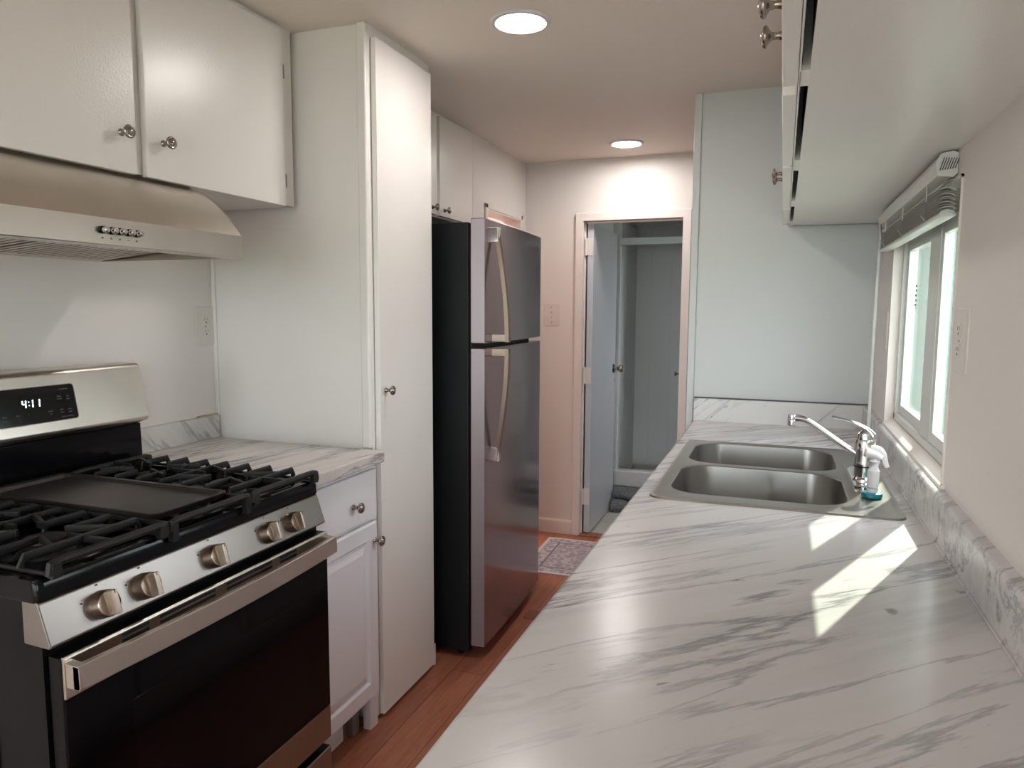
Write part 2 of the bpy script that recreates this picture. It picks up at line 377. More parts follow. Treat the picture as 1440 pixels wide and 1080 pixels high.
b.box(-1.47, -1.459, yq0-.024, yq0+.003, 0, ZD+.024, bev=.004); b.box(-1.47, -1.459, yq1-.003, yq1+.024, 0, ZD+.024, bev=.004); b.box(-1.47, -1.459, yq0-.024, yq1+.024, ZD-.003, ZD+.024, bev=.004)
b.box(-1.57, -1.463, yq0-.002, yq0+.01, 0, ZD); b.box(-1.57, -1.463, yq1-.01, yq1+.002, 0, ZD); b.box(-1.57, -1.463, yq0, yq1, ZD-.01, ZD+.002)
struct(b.out('door_2', CASE, None))
b = B(); b.prism([(YF, 0), (YF-.014, 0), (YF-.014, .070), (YF-.006, .082), (YF, .086)], 'x', -1.45, -1.155); struct(b.out('baseboard_back', CASE, None))
# threshold
struct(box('trim_2', WOOD, None, DX0, DX1, YF-.02, YF+.06, 0, .006))

# kitchen window -------------------------------------------------------------------------
b = B()
b.box(XW-.004, .40, WY1-.006, WY1, WZ0, WZ1)                 # far jamb board
b.box(XW-.004, .40, WY0, WY0+.006, WZ0, WZ1); b.box(XW-.004, .40, WY0, WY1, WZ1-.006, WZ1)
b.prism([(XW-.008, WZ0-.012), (.40, WZ0-.012), (.40, 1.030), (.345, 1.026), (XW-.008, WZ0+.002)], 'y', WY0-.01, WY1+.004, bev=.0015)
win = struct(b.out('window_1', CASE, None))
FX0, FX1 = .345, .384; gz0, gz1 = 1.078, 1.552
b = B()   # outer frame
b.box(FX0, FX1, WY1-.032, WY1-.006, 1.028, WZ1-.006, bev=.002); b.box(FX0, FX1, WY0+.006, WY0+.024, 1.028, WZ1-.006, bev=.002)
b.box(FX0, FX1, WY0+.006, WY1-.006, 1.028, 1.050, bev=.002); b.box(FX0, FX1, WY0+.006, WY1-.006, 1.585, WZ1-.006, bev=.002)
b.box(.347, .368, 2.004, 2.131, 1.05, 1.585, bev=.002)
b.out('window_frame', VINYL, win)
b = B(); b.box(.404, .452, WY1-.022, WY1+.03, 1.0, 1.80); b.box(.384, .404, WY1-.022, WY1-.001, 1.02, 1.63); b.out('exterior_trim', Mat('mill_aluminium_trim', S('#69746d'), .5).m, win)
def sash(x0, x1, y0, y1, nm):
    b = B(); s_ = .030
    b.box(x0, x1, y0, y0+s_, 1.050, 1.585, bev=.002); b.box(x0, x1, y1-s_, y1, 1.050, 1.585, bev=.002)
    b.box(x0, x1, y0+s_, y1-s_, 1.050, gz0, bev=.002); b.box(x0, x1, y0+s_, y1-s_, gz1, 1.585, bev=.002)
    f = b.out('sash', VINYL, win)
    B().box(x1-.005, x1-.002, y0+s_-.004, y1-s_+.004, gz0-.004, gz1+.004).out('pane', GLASS, f)
    return f
sash(.349, .368, WY0+.024, 2.005, 'a'); sf = sash(.356, .375, 2.130, WY1-.032, 'b')
b = B()
for k in range(5): b.box(.3692, .3697, 2.445, 2.475-(.008 if k % 2 else 0), 1.385+k*.014, 1.391+k*.014)
b.box(.3692, .3697, 2.44, 2.48, 1.378, 1.380); b.out('glass_sticker', GREYT, sf)
# unseen bathroom and side windows, added for skylight: simple frames
for i, (h0, h1, z0, z1) in enumerate([(-1.6, -.5, .9, 1.9), (4.42, 4.96, .95, 2.0)]):
    b = B()
    for a in ((h0, h0+.03, z0, z1), (h1-.03, h1, z0, z1), (h0, h1, z0, z0+.03), (h0, h1, z1-.03, z1), ((h0+h1)/2-.02, (h0+h1)/2+.02, z0, z1)): b.box(XW+.03, XW+.07, *a)
    w = struct(b.out('window_%d' % (i+2), VINYL, None)); B().box(XW+.048, XW+.052, h0+.03, h1-.03, z0+.03, z1-.03).out('pane', GLASS, w)
b = B()  # unseen glazing of the rear opening, added as soft sky fill
for a in ((-1.72, -1.66, .06, 2.05), (.12, .18, .06, 2.05), (-1.72, .18, .06, .12), (-1.72, .18, 1.99, 2.05), (-.80, -.74, .06, 2.05)): b.box(a[0], a[1], YBK-.07, YBK-.03, a[2], a[3])
w = struct(b.out('window_4', VINYL, None)); B().box(-1.66, .12, YBK-.052, YBK-.048, .12, 1.99).out('pane', GLASS, w)

# outdoors -------------------------------------------------------------------------------
struct(box('ground', GROUND, None, XW+.08, 40, -30, 40, -.6, -.5)); struct(box('ground', GROUND, None, -40, XW+.08, -30, YBK-.1, -.6, -.5))
b = B()
for k in range(36):
    y = 5.0+k*.24; b.box(1.66, 1.72, y, y+.15, -.5, 2.7); b.box(1.70, 1.74, y+.15, y+.24, -.5, 2.7)
tag(b.out('ribbed_fence', SIDING, None), 'pale green ribbed metal fence outside, seen through the near window pane', 'fence')
nb = thing('neighbouring_shed', 'bright off-white outbuilding seen through the far window pane', 'building', (1.0, 10.6, -.5))
b = B(); b.box(.46, 1.62, 10.4, 12.4, -.5, 2.9, bev=.01); b.out('wall', SIDINGG, nb)
b = B(); b.prism([(.36, 2.9), (1.72, 2.9), (1.04, 3.3)], 'y', 10.3, 12.5); b.out('roof', SIDINGG, nb)

# ------------------------------------------------------------------ ceiling lights
def downlight(loc, label, grp=True):
    t = thing('ceiling_light', label, 'ceiling light', loc, None)
    x, y, z = loc
    B().lathe([(.070, -.004), (.078, -.008), (.088, -.006), (.092, 0), (.070, 0)], (x, y, z), (0, 0, 1), 48).out('trim_ring', WPL, t)
    B().lathe([(0, -.0045), (.071, -.0045), (.071, -.001), (0, -.001)], (x, y, z), (0, 0, 1), 48).out('diffuser', LAMPM, t)
    return t
downlight((-.775, 2.150, ZC), 'lit round recessed ceiling light nearer the camera, over the aisle by the tall pantry')
downlight((-.799, 3.852, ZC), 'lit round recessed ceiling light farther off, in front of the bathroom door')
downlight((-.79, -1.15, ZC), 'added round ceiling light behind the camera, unseen, for fill light')  # unseen extra lamp, added for light from behind
t = thing('bathroom_light', 'small round ceiling light in the hallway room behind the fridge', 'ceiling light', (-2.3, 4.0, ZC)); t.name = 'ceiling_light'
B().lathe([(0, -.03), (.10, -.03), (.12, 0), (0, 0)], (-2.3, 4.0, ZC), (0, 0, 1), 32).out('diffuser', LAMPM, t)

# ------------------------------------------------------------------ left upper cabinet over the stove
XU = -1.483; ZU = 1.692
t = thing('wall_cabinet', 'white painted two-door wall cabinet above the range hood', 'cabinet', (XL, 1.985, ZU))
b = B(); b.box(XL, XU-.022, -.20, 1.985, ZU, ZC); b.box(XU-.022, XU-.018, -.2, 1.985, ZU, ZC)
b.out('body', CAB, t)
b = B()   # face frame: stiles and rails
for y0, y1 in ((-.20, .20), (.77, .83), (1.355, 1.40), (1.912, 1.985)): b.box(XU-.018, XU-.002, y0, y1, ZU, ZC, bev=.0015)
b.box(XU-.018, XU-.0025, -.2, 1.985, ZU, ZU+.03); b.box(XU-.018, XU-.0025, -.2, 1.985, ZC-.045, ZC)
b.out('face_frame', CAB, t)
for (y0, y1, yk, hy) in ((.24, .785, .745, None), (.812, 1.361, 1.318, None), (1.390, 1.920, 1.442, 1.9245)):
    d = B().box(XU-.001, XU+.018, y0, y1, ZU-.006, ZC-.018, bev=.003).out('door', CAB, t)
    cab_knob(d, (XU+.018, yk, 1.776), (1, 0, 0))
    if hy:
        for z in (2.095, 1.765): hinge(t, XU+.010, hy, z)

# ------------------------------------------------------------------ range hood
t = thing('range_hood', 'stainless steel range hood under the white cabinet, above the stove', 'range hood', (XL, 1.18, 1.50))
HY0, HY1 = .800, 1.560; HX = -1.334
prof = [(XL, 1.499), (HX-.002, 1.499), (HX, 1.501), (HX-.001, 1.556), (HX-.018, 1.578), (HX-.045, 1.609), (HX-.080, 1.640), (HX-.120, 1.668), (HX-.155, 1.682), (XU-.02, ZU), (XL, ZU)]
b = B(); bm = b.bm
A = [bm.verts.new((p[0], HY1, p[1])) for p in prof]; C_ = [bm.verts.new((p[0], HY0, p[1])) for p in prof]
bm.faces.new(A); bm.faces.new(C_[::-1])
for i in range(1, len(prof)): j = (i+1) % len(prof); bm.faces.new((A[j], A[i], C_[i], C_[j]))
# underside rim
zi = 1.4995
def rim(x0, x1, y0, y1): b.box(x0, x1, y0, y1, zi-.001, zi+.005)
rim(HX-.055, HX-.002, HY0, HY1); rim(XL, HX-.055, HY0, HY0+.03); rim(XL, XL+.02, HY0+.03, HY1-.008); rim(XL, HX-.055, HY1-.008, HY1)
b.out('canopy', STEEL, t, recalc=True, auto=25)
def fzz(x): return 1.501+(x-(XL+.02))*.085
for (a, c_) in ((.832, 1.185), (1.197, 1.540)):
    xa, xb = XL+.022, HX-.11
    f = B().prism([(xa, fzz(xa)+.004), (xb, fzz(xb)+.004), (xb, fzz(xb)+.009), (xa, fzz(xa)+.009)], 'y', a, c_).out('grease_filter', DARK, t)
    b = B(); y = a+.003
    while y < c_-.014: b.obox((xa, y+.0075, fzz(xa)), (xb, y+.0075, fzz(xb)), .0150, .003); y += .0225
    for x0_, x1_ in ((xa, xa+.02), (xb-.02, xb)): b.prism([(x0_, fzz(x0_)-.0025), (x1_, fzz(x1_)-.0025), (x1_, fzz(x1_)+.003), (x0_, fzz(x0_)+.003)], 'y', a, c_)
    b.prism([(xa, fzz(xa)-.002), (xb, fzz(xb)-.002), (xb, fzz(xb)+.003), (xa, fzz(xa)+.003)], 'y', c_-.012, c_)
    b.out('louvers', STEEL, f)
b = B()
for i, y in enumerate((1.141, 1.1625, 1.184, 1.2055, 1.227)):
    k = B().lathe([(0, 0), (.0075, 0), (.0075, .010), (.0062, .011), (.0062, .017), (.0050, .0185), (0, .0185)], (HX-.0005, y, 1.530), (1, 0, 0), 20).out('push_button', CHROME, t, auto=40)
    B().lathe([(.0079, 0), (.0079, .009), (.0074, .009), (.0074, 0)], (HX-.0005, y, 1.530), (1, 0, 0), 20).out('collar', BLKP, k)
    b.box(HX-.001, HX+.0004, y-.0022, y+.0022, 1.5120, 1.5155) if i != 3 else b.box(HX-.001, HX+.0004, y-.003, y+.003, 1.5130, 1.5142)
b.out('button_symbols', GREYT, t)

# ------------------------------------------------------------------ gas range
RY0, RY1 = .803, 1.563; RC = (RY0+RY1)/2
R_ = thing('gas_range', 'stainless steel and black gas stove with cast-iron grates and five knobs', 'stove', (-1.45, RC, 0))
XF = -1.118   # front plane of the body
b = B(); b.box(-1.80, XF-.006, RY0+.003, RY1-.003, .03, .888); b.out('body', BLKP, R_)
b = B()       # pressed groove on the side panel
for o_ in (0, .006):
    pts = [(V((-1.30+.055*cos(a)*(1-o_*6) , RY0+.0025, .60+ (.16 if sin(a) > 0 else -.16)+.05*sin(a)*(1-o_*6)))) for a in [2*pi*k/32 for k in range(33)]]
    b.tube(pts, .0022, 6, upv=(0, 1, 0)) if o_ == 0 else None
b.out('side_rib', BLKP, R_)
for (x, y) in ((-1.72, RY0+.06), (-1.72, RY1-.06), (-1.2, RY0+.06), (-1.2, RY1-.06)): B().cyl((x, y, 0), (x, y, .031), .016).out('foot', BLKP, R_)
# cooktop: shallow tray with raised rim
b = B(); zt = .926
outer = rrect(-1.80, -1.120, RY0-.004, RY1+.004, .012); n = len(outer)
def L(x0, x1, y0, y1, r, z): return [(p[0], p[1], z) for p in rrect(x0, x1, y0, y1, r)]
b.loops([L(-1.80, -1.122, RY0-.002, RY1+.002, .012, .886), L(-1.80, -1.118, RY0-.004, RY1+.004, .014, .892), L(-1.80, -1.1195, RY0-.004, RY1+.004, .014, .914),
         L(-1.80, -1.126, RY0-.001, RY1+.001, .014, .924), L(-1.80, -1.140, RY0+.012, RY1-.012, .02, zt), L(-1.70, -1.150, RY0+.022, RY1-.022, .03, zt-.002),
         L(-1.69, -1.165, RY0+.034, RY1-.034, .03, .910), L(-1.68, -1.175, RY0+.044, RY1-.044, .03, .907)], cap0=True, cap1=True)
b.out('cooktop', ENAMEL, R_)
# burners
def burner(x, y, r):
    q = B().lathe([(0, .906), (r*1.35, .906), (r*1.3, .911), (r, .916), (r, .926), (r*.9, .930), (0, .930)], (x, y, 0), (0, 0, 1), 28).out('burner_base', IRON, R_)
    B().lathe([(0, .929), (r*.96, .929), (r, .932), (r*.97, .937), (r*.7, .940), (0, .941)], (x, y, 0), (0, 0, 1), 28).out('burner_cap', IRON, q)
for y in (.945, 1.421):
    burner(x=-1.29, y=y, r=.038); burner(x=-1.54, y=y, r=.032)
B().loops([L(-1.52, -1.30, 1.155, 1.211, .027, .908), L(-1.52, -1.30, 1.155, 1.211, .027, .928), L(-1.51, -1.31, 1.163, 1.203, .019, .933)], cap1=True).out('burner_cap', IRON, R_)
# grates
GX0, GX1 = -1.672, -1.112
def bar(b, p, q, w=.009, h=.013, z=.950): b.obox((p[0], p[1], z if len(p) < 3 else p[2]), (q[0], q[1], z if len(q) < 3 else q[2]), w, h, bev=.002)
def grate(y0, y1, nm, burn):
    b = B(); zf = .950
    # long outer rails: front and back
    for x in (GX0, GX1+0): 
        b.tube([(x, y0+.003, zf-.020), (x, y0+.006, zf-.002), (x, y0+.02, zf), (x, y1-.02, zf), (x, y1-.006, zf-.002), (x, y1-.003, zf-.020)], [(.0075, .008)]*6, 8)
    for x in (GX0, GX1):
        for y in (y0+.012, y1-.012): b.box(x-.008, x+.008, y-.009, y+.009, .908 if x == GX0 else .924, zf, bev=.002)
    # low side frames
    for y in (y0+.008, y1-.008): b.obox((GX0, y, zf-.020), (GX1, y, zf-.020), .007, .007, bev=.002)
    # fingers running across
    N = 8; ym = (y0+y1)/2
    for i in range(1, N):
        x = GX0+(GX1-GX0)*i/N
        near = min(abs(x-bx) for bx in burn)
        if near < .028:
            for (a, c_) in ((y0+.004, ym-.052), (ym+.052, y1-.004)): b.tube([(x, a, zf-.016), (x, a+.006 if a < ym else a, zf), (x, c_-(.006 if a > ym else 0), zf), (x, c_, zf-(.016 if a > ym else 0))], [(.0048, .0085)]*4, 8)
        elif near < .10:
            for (a, c_) in ((y0+.004, ym-.030), (ym+.030, y1-.004)): b.tube([(x, a, zf-.016), (x, a+.006 if a < ym else a, zf), (x, c_-(.006 if a > ym else 0), zf), (x, c_, zf-(.016 if a > ym else 0))], [(.0048, .0085)]*4, 8)
        else: b.tube([(x, y0+.004, zf-.016), (x, y0+.010, zf), (x, y1-.010, zf), (x, y1-.004, zf-.016)], [(.0048, .0085)]*4, 8)
    # wavy length bars forming a cross round each burner
    for bx in burn:
        for sx in (-1, 1):
            for sy in (-1, 1):
                bar(b, (bx+sx*.028, ym+sy*.026), (bx+sx*.105, ym+sy*.062), z=zf+.001)
        for sy in (-1, 1): bar(b, (bx-.028, ym+sy*.026), (bx-.05, ym+sy*.03), z=zf)
    bar(b, (GX0, ym), (burn[0]-.07, ym)); bar(b, (burn[0]+.07, ym), (burn[1]-.07, ym)); bar(b, (burn[1]+.07, ym), (GX1, ym))
    return b.out('grate', IRON, R_)
grate(.815, 1.062, 'l', (-1.54, -1.29)); grate(1.304, 1.551, 'r', (-1.54, -1.29))
b = B()
for x in (GX0, GX1): b.tube([(x, 1.070, .930), (x, 1.075, .948), (x, 1.09, .950), (x, 1.276, .950), (x, 1.291, .948), (x, 1.296, .930)], [(.0075, .008)]*6, 8)
for x in (GX0, GX1):
    for y in (1.078, 1.288): b.box(x-.007, x+.007, y-.008, y+.008, .910, .950, bev=.002)
for y in (1.074, 1.292): b.obox((GX0, y, .944), (GX1, y, .944), .009, .010, bev=.002)
for x in (-1.60, -1.5, -1.4, -1.3, -1.2): bar(b, (x, 1.075), (x, 1.29), z=.938)
cg = b.out('grate', IRON, R_)
b = B()
b.loops([L(-1.655, -1.165, 1.082, 1.284, .018, .945), L(-1.662, -1.158, 1.078, 1.288, .02, .957), L(-1.659, -1.161, 1.081, 1.285, .018, .9585),
         L(-1.652, -1.170, 1.088, 1.278, .014, .9575), L(-1.648, -1.176, 1.093, 1.273, .012, .950)], cap0=True, cap1=True)
b.out('griddle_plate', GRID, R_)
# control panel (sloping front)
zp0, zp1 = .811, .888; xp0, xp1 = -1.098, -1.122
b = B(); b.prism([(-1.16, zp0+.002), (xp0-.004, zp0), (xp0, zp0+.004), (xp1, zp1-.003), (xp1-.004, zp1), (-1.16, zp1)], 'y', RY0-.002, RY1+.002, bev=.003)
cp = b.out('control_panel', STEELP, R_)
pn = V((zp1-zp0, 0, xp0-xp1)).normalized(); pu = V((0, 1, 0)).cross(pn)*-1; pu = V((xp1-xp0, 0, zp1-zp0)).normalized()
for i, y in enumerate((.908, .999, 1.175, 1.350, 1.439)):
    c0 = V(((xp0+xp1)/2-.001, y, .846)); 
    b = B(); b.lathe([(0, 0), (.0250, 0), (.0250, .005), (.0245, .007), (.0240, .022), (.0222, .0245), (.0208, .0245), (.0203, .0230), (0, .0245)], c0, pn, 36)
    k = b.out('knob', STEELK, R_, auto=40)
    b = B(); s_ = V((0, 1, 0))
    # raised grip: faceted wedge across the face
    top = c0+pn*.034
    for (w0, w1, h0, h1, off) in ((.0105, .0065, .016, .034, 0),):
        t_ = bmesh.new(); vv = []
        for hh, ww, ll in ((.018, .0088, .0208), (.042, .0055, .0215)):
            for sy, sz in ((-1, -1), (1, -1), (1, 1), (-1, 1)): vv.append(t_.verts.new(c0+pn*hh+s_*(ww*sy)+pu*(ll*sz)))
        t_.faces.new(vv[0:4][::-1]); t_.faces.new(vv[4:8])
        for q in range(4): w_ = (q+1) % 4; t_.faces.new((vv[q], vv[w_], vv[4+w_], vv[4+q]))
        bmesh.ops.recalc_face_normals(t_, faces=t_.faces[:]); bmesh.ops.bevel(t_, geom=t_.edges[:], offset=.0015, segments=2, affect='EDGES', profile=.5); b.merge(t_)
    b.out('grip', STEELK, k)
    B().obox(c0+pn*.0423+pu*.015, c0+pn*.0423+pu*.021, .0012, .0006, upv=tuple(pn)).out('pointer_mark', BLKT, k)
    B().lathe([(.0285, 0), (.0285, .0008), (.0245, .0012), (.0245, 0)], c0, pn, 36).out('bezel', BLKP, k)
for y in (.908, .999, 1.175, 1.350, 1.439):
    for dy, dz in ((-.036, .012), (0, .033)): B().lathe([(.0017, 0), (.0017, .0006), (0, .0006)], V(((xp0+xp1)/2, y+dy, .8495))+pu*dz+pn*.0008, pn, 12).out('dial_dot', BLKT, cp)
text('Simmer', .008, GREYT, cp, V(((xp0+xp1)/2, .885, .846))-pu*.030+pn*.001, (0, 1, 0), pu)
for y, s_ in ((.873, 'OFF'), (.964, 'OFF'), (1.140, 'OFF'), (1.315, 'LITE'), (1.404, 'LITE')):
    text(s_, .006, GREYT, cp, V(((xp0+xp1)/2, y+.006, .846))+pu*.019+pn*.001, (0, 1, 0), pu)
# oven door
dz0, dz1 = .232, .792; XD = -1.086
b = B(); b.box(XF-.002, XD-.004, RY0+.008, RY1-.008, dz0, .7935, bev=.003); dr = b.out('oven_door', BLKP, R_)
B().box(XD-.006, XD-.001, RY0+.010, RY1-.010, .322, .722, bev=.001).out('glass_front', GLASSB, dr)
B().box(XD-.002, XD-.0004, RY0+.14, RY1-.10, .365, .655, bev=.0005).out('oven_window', GLASSW, dr)
B().box(XD-.006, XD, RY0+.010, RY1-.010, dz0, .320, bev=.002).out('lower_strip', STEELP, dr)
# steel top strip, leaning back at its top, slots laid on in near-black that stands in for recess shade
b = B(); b.prism([(XD-.006, .722), (XD, .722), (XD+.001, .724), (XD+.001, .791), (XD-.001, .7945), (XD-.003, .795), (XD-.006, .795)], 'y', RY0+.010, RY1-.010, bev=.0012)
b.out('top_strip', STEEL, dr)
b = B()
for (a, c_) in ((.925, .985), (1.010, 1.155), (1.187, 1.335), (1.362, 1.425)):
    for z in (.7855, .7745, .7635): b.box(XD-.002, XD+.0014, a, c_, z-.0034, z+.0034, bev=.0006)
b.out('vent_slots', DARK, dr)
b = B()   # bowed flat handle bar
N = 24; secs = []
for k in range(N+1):
    s_ = k/N; y = RY0+.012+s_*(RY1-RY0-.024); bow = .016*(1-(2*s_-1)**2)
    x = -1.056+bow
    secs.append([(x-.012, y, .7845), (x-.001, y, .7855), (x+.0005, y, .7840), (x+.001, y, .7445), (x-.0005, y, .743), (x-.012, y, .744)])
b.loops(secs, cap0=True, cap1=True)
for sy, y in ((1, RY0+.012), (-1, RY1-.012)):
    b.prism([(XD-.001, .743), (-1.056, .743), (-1.054, .746), (-1.055, .783), (XD-.001, .786)], 'y', y, y+sy*.016, bev=.0012)
b.out('handle', STEEL, dr, auto=25)
# drawer
b = B(); b.box(XF-.002, XD-.006, RY0+.008, RY1-.008, .05, .205, bev=.002); dw = b.out('storage_drawer', BLKP, R_)
B().box(XD-.007, XD, RY0+.010, RY1-.010, .055, .205, bev=.003).out('drawer_front', STEELP, dw)
# backguard
b = B(); b.prism([(-1.80, .90), (-1.716, .90), (-1.712, .905), (-1.716, 1.040), (-1.80, 1.040)], 'y', RY0+.004, RY1-.001, bev=.003); bg = b.out('backguard', ENAMEL, R_)
b = B(); b.prism([(-1.80, 1.045), (-1.735, 1.036), (-1.688, 1.052), (-1.684, 1.060), (-1.712, 1.204), (-1.720, 1.212), (-1.80, 1.212)], 'y', RY0-.001, RY1+.002, bev=.005)
bgs = b.out('backguard_panel', STEEL, R_)
# display on the slope
q0 = V((-1.684, 0, 1.060)); q1 = V((-1.712, 0, 1.204)); su = (q1-q0).normalized(); sn = V((su.z, 0, -su.x))
def onp(y, s_, o=0): p = q0+su*s_+sn*o; return V((p.x, y, p.z))
b = B(); pts = rrect(1.020, 1.346, .028, .116, .008)
b.loops([[onp(p[0], p[1], -.002) for p in pts], [onp(p[0], p[1], .0009) for p in pts]], cap0=True, cap1=True); dp = b.out('display_panel', DISP, bgs)
b = B(); po = rrect(1.018, 1.348, .026, .118, .009); b.loops([[onp(p[0], p[1], -.001) for p in po], [onp(p[0], p[1], .0012) for p in po], [onp(p[0], p[1], .0012) for p in pts], [onp(p[0], p[1], -.001) for p in pts]]).out('display_bezel', CHROME, bgs)
# seven segment 4:11
def seg7(b, y, s0, ch):
    w_, h_ = .0085, .0185; sl_ = .12
    def P(u, v): return onp(y+u*w_+v*sl_*h_, s0+v*h_, .0014)
    segs = dict(a=((0, 1), (1, 1)), b=((1, .55), (1, .97)), c=((1, .03), (1, .45)), d=((0, 0), (1, 0)), e=((0, .03), (0, .45)), f=((0, .55), (0, .97)), g=((.08, .5), (.92, .5)))
    for k in {'4': 'fgbc', '1': 'bc'}[ch]:
        (u0, v0), (u1, v1) = segs[k]; b.obox(P(u0, v0), P(u1, v1), .0024, .0008, upv=tuple(sn))
b = B(); seg7(b, 1.206, .068, '4'); seg7(b, 1.2235, .068, '1'); seg7(b, 1.2405, .068, '1')
for v_ in (.3, .75): b.obox(onp(1.2225, .068+v_*.0185, .0014), onp(1.2245, .068+v_*.0185, .0014), .0022, .0008, upv=tuple(sn))
b.out('clock_digits', LED, dp)
def tl(s_, y, h, sz=.0055): text(s_, sz, GREYT, dp, onp(y, h, .0011), (0, 1, 0), su)
for s_, y, h in (('CONTROLS', 1.318, .105), ('Timer', 1.303, .088), ('On/Off', 1.303, .081), ('Set', 1.327, .086), ('Clock', 1.327, .079),
                 ('Start', 1.304, .054), ('Cook', 1.304, .047), ('Oven', 1.327, .053), ('Light', 1.327, .046), ('OVEN CONTROL', 1.318, .035), ('Cancel', 1.274, .053), ('Off', 1.274, .046),
                 ('+', 1.218, .052), ('-', 1.242, .052), ('Bake', 1.192, .052), ('Broil', 1.16, .052), ('Warm', 1.12, .052), ('Clean', 1.08, .052)): tl(s_, y, h, .0045)

# ------------------------------------------------------------------ left countertop and base cabinet
ZL = .922
t = thing('countertop', 'short marble-look laminate countertop between the stove and the tall pantry', 'countertop', (-1.5, 1.78, .885))
b = B(); b.box(XL+.0, -1.164, RY1+.006, 1.984, .885, ZL, bev=.006, seg=3); b.out('slab', MARBL, t)
b = B(); b.box(XL, XL+.020, RY1+.006, 1.988, ZL, 1.000, bev=.003); b.out('backsplash', MARBE if False else marble('marble_left_splash', 0, '#cfc9c6', 8.2, .3, (RD(0), RD(50), RD(90))), t)
B().box(XL+.001, XL+.016, 1.90, 1.988, 1.000, 1.0035, bev=.001).out('caulk_bead', Mat('yellowed_caulk', S('#b59a74'), .6).m, t)
XB = -1.202
t = thing('base_cabinet', 'white base cabinet with one drawer over a raised-panel door, right of the stove', 'cabinet', (-1.5, 1.78, 0))
b = B(); b.box(XL, XB-.018, RY1+.008, 1.985, .09, .884); b.box(XB-.018, XB, RY1+.008, 1.985, .108, .884, bev=.002); b.out('body', CABW, t)
b = B(); b.box(XB-.075, XB-.055, RY1+.008, 1.86, 0, .11); b.out('toe_board', CABW, t)
b = B(); b.box(XB-.06, XB-.035, 1.885, 1.925, 0, .11, bev=.003); b.box(XB-.075, XB-.06, 1.86, 1.94, 0, .11); b.out('chipped_toe_block', RAW, t)
b = B(); b.box(XB-.03, XB-.002, 1.940, 1.985, .0, .11, bev=.002); b.out('toe_stile', CABW, t)
b = B(); b.box(XB, XB+.018, 1.60, 1.966, .712, .868, bev=.004); d = b.out('drawer', CABW, t); cab_knob(d, (XB+.018, 1.829, .776), (1, 0, 0), sc_=1.05)
b = B(); y0, y1, z0, z1 = 1.60, 1.966, .125, .700
def yzloop(i, x): return [(x, y0+i, z0+i), (x, y1-i, z0+i), (x, y1-i, z1-i), (x, y0+i, z1-i)]
b.loops([yzloop(0, XB), yzloop(0, XB+.012), yzloop(.006, XB+.019), yzloop(.052, XB+.019), yzloop(.060, XB+.011), yzloop(.066, XB+.011), yzloop(.088, XB+.018), yzloop(.092, XB+.018)], cap0=True, cap1=True)
d = b.out('door', CABW, t, smooth=False); cab_knob(d, (XB+.019, 1.945, .640), (1, 0, 0), sc_=1.05)

# ------------------------------------------------------------------ tall pantry
t = thing('pantry_cabinet', 'tall floor-to-ceiling white pantry cabinet with a single flat door', 'cabinet', (-1.5, 2.2, 0))
XP = -1.214
b = B(); b.box(XL, XP-.018, 2.000, 2.413, 0, ZC); b.box(XP-.018, XP-.004, 2.000, 2.413, .01, ZC); b.out('body', CAB, t)
b = B(); b.box(XP-.034, XP-.003, 1.984, 2.004, .923, ZC, bev=.006, seg=3); b.box(XL, XL+.014, 1.99, 2.0, 1.0, ZU, bev=.003)
b.box(XP-.018, XP-.004, 1.986, 2.0, 0, .885); b.out('corner_trim', CAB, t)
b = B(); b.box(XP-.003, XP+.016, 2.0175, 2.392, .014, 2.194, bev=.003, seg=2); d = b.out('door', CAB, t)
cab_knob(d, (XP+.016, 2.052, 1.106), (1, 0, 0))
for z in (2.045, 1.184, .387): hinge(t, XP+.006, 2.397, z, h=.05)
B().box(XP-.004, XP+.010, 2.404, 2.416, 0, .085, bev=.002).out('base_block', CAB, t)

# ------------------------------------------------------------------ cabinet over the fridge
XO = -1.47
t = thing('wall_cabinet', 'white wall cabinet above the refrigerator, set back beside the tall pantry', 'cabinet', (XL, 2.9, 1.775))
b = B(); b.box(XL, XO-.018, 2.414, 3.384, 1.775, ZC); b.box(XO-.018, XO, 2.414, 3.384, 1.775, ZC, bev=.001); b.out('body', CAB, t)
for (y0, y1, yk) in ((2.45, 2.955, 2.905), (2.982, 3.335, 3.025)):
    d = B().box(XO, XO+.018, y0, y1, 1.782, 2.214, bev=.003).out('door', CAB, t); cab_knob(d, (XO+.018, yk, 1.810), (1, 0, 0))
for z in (2.165, 1.83): hinge(t, XO+.010, 3.341, z, h=.05)

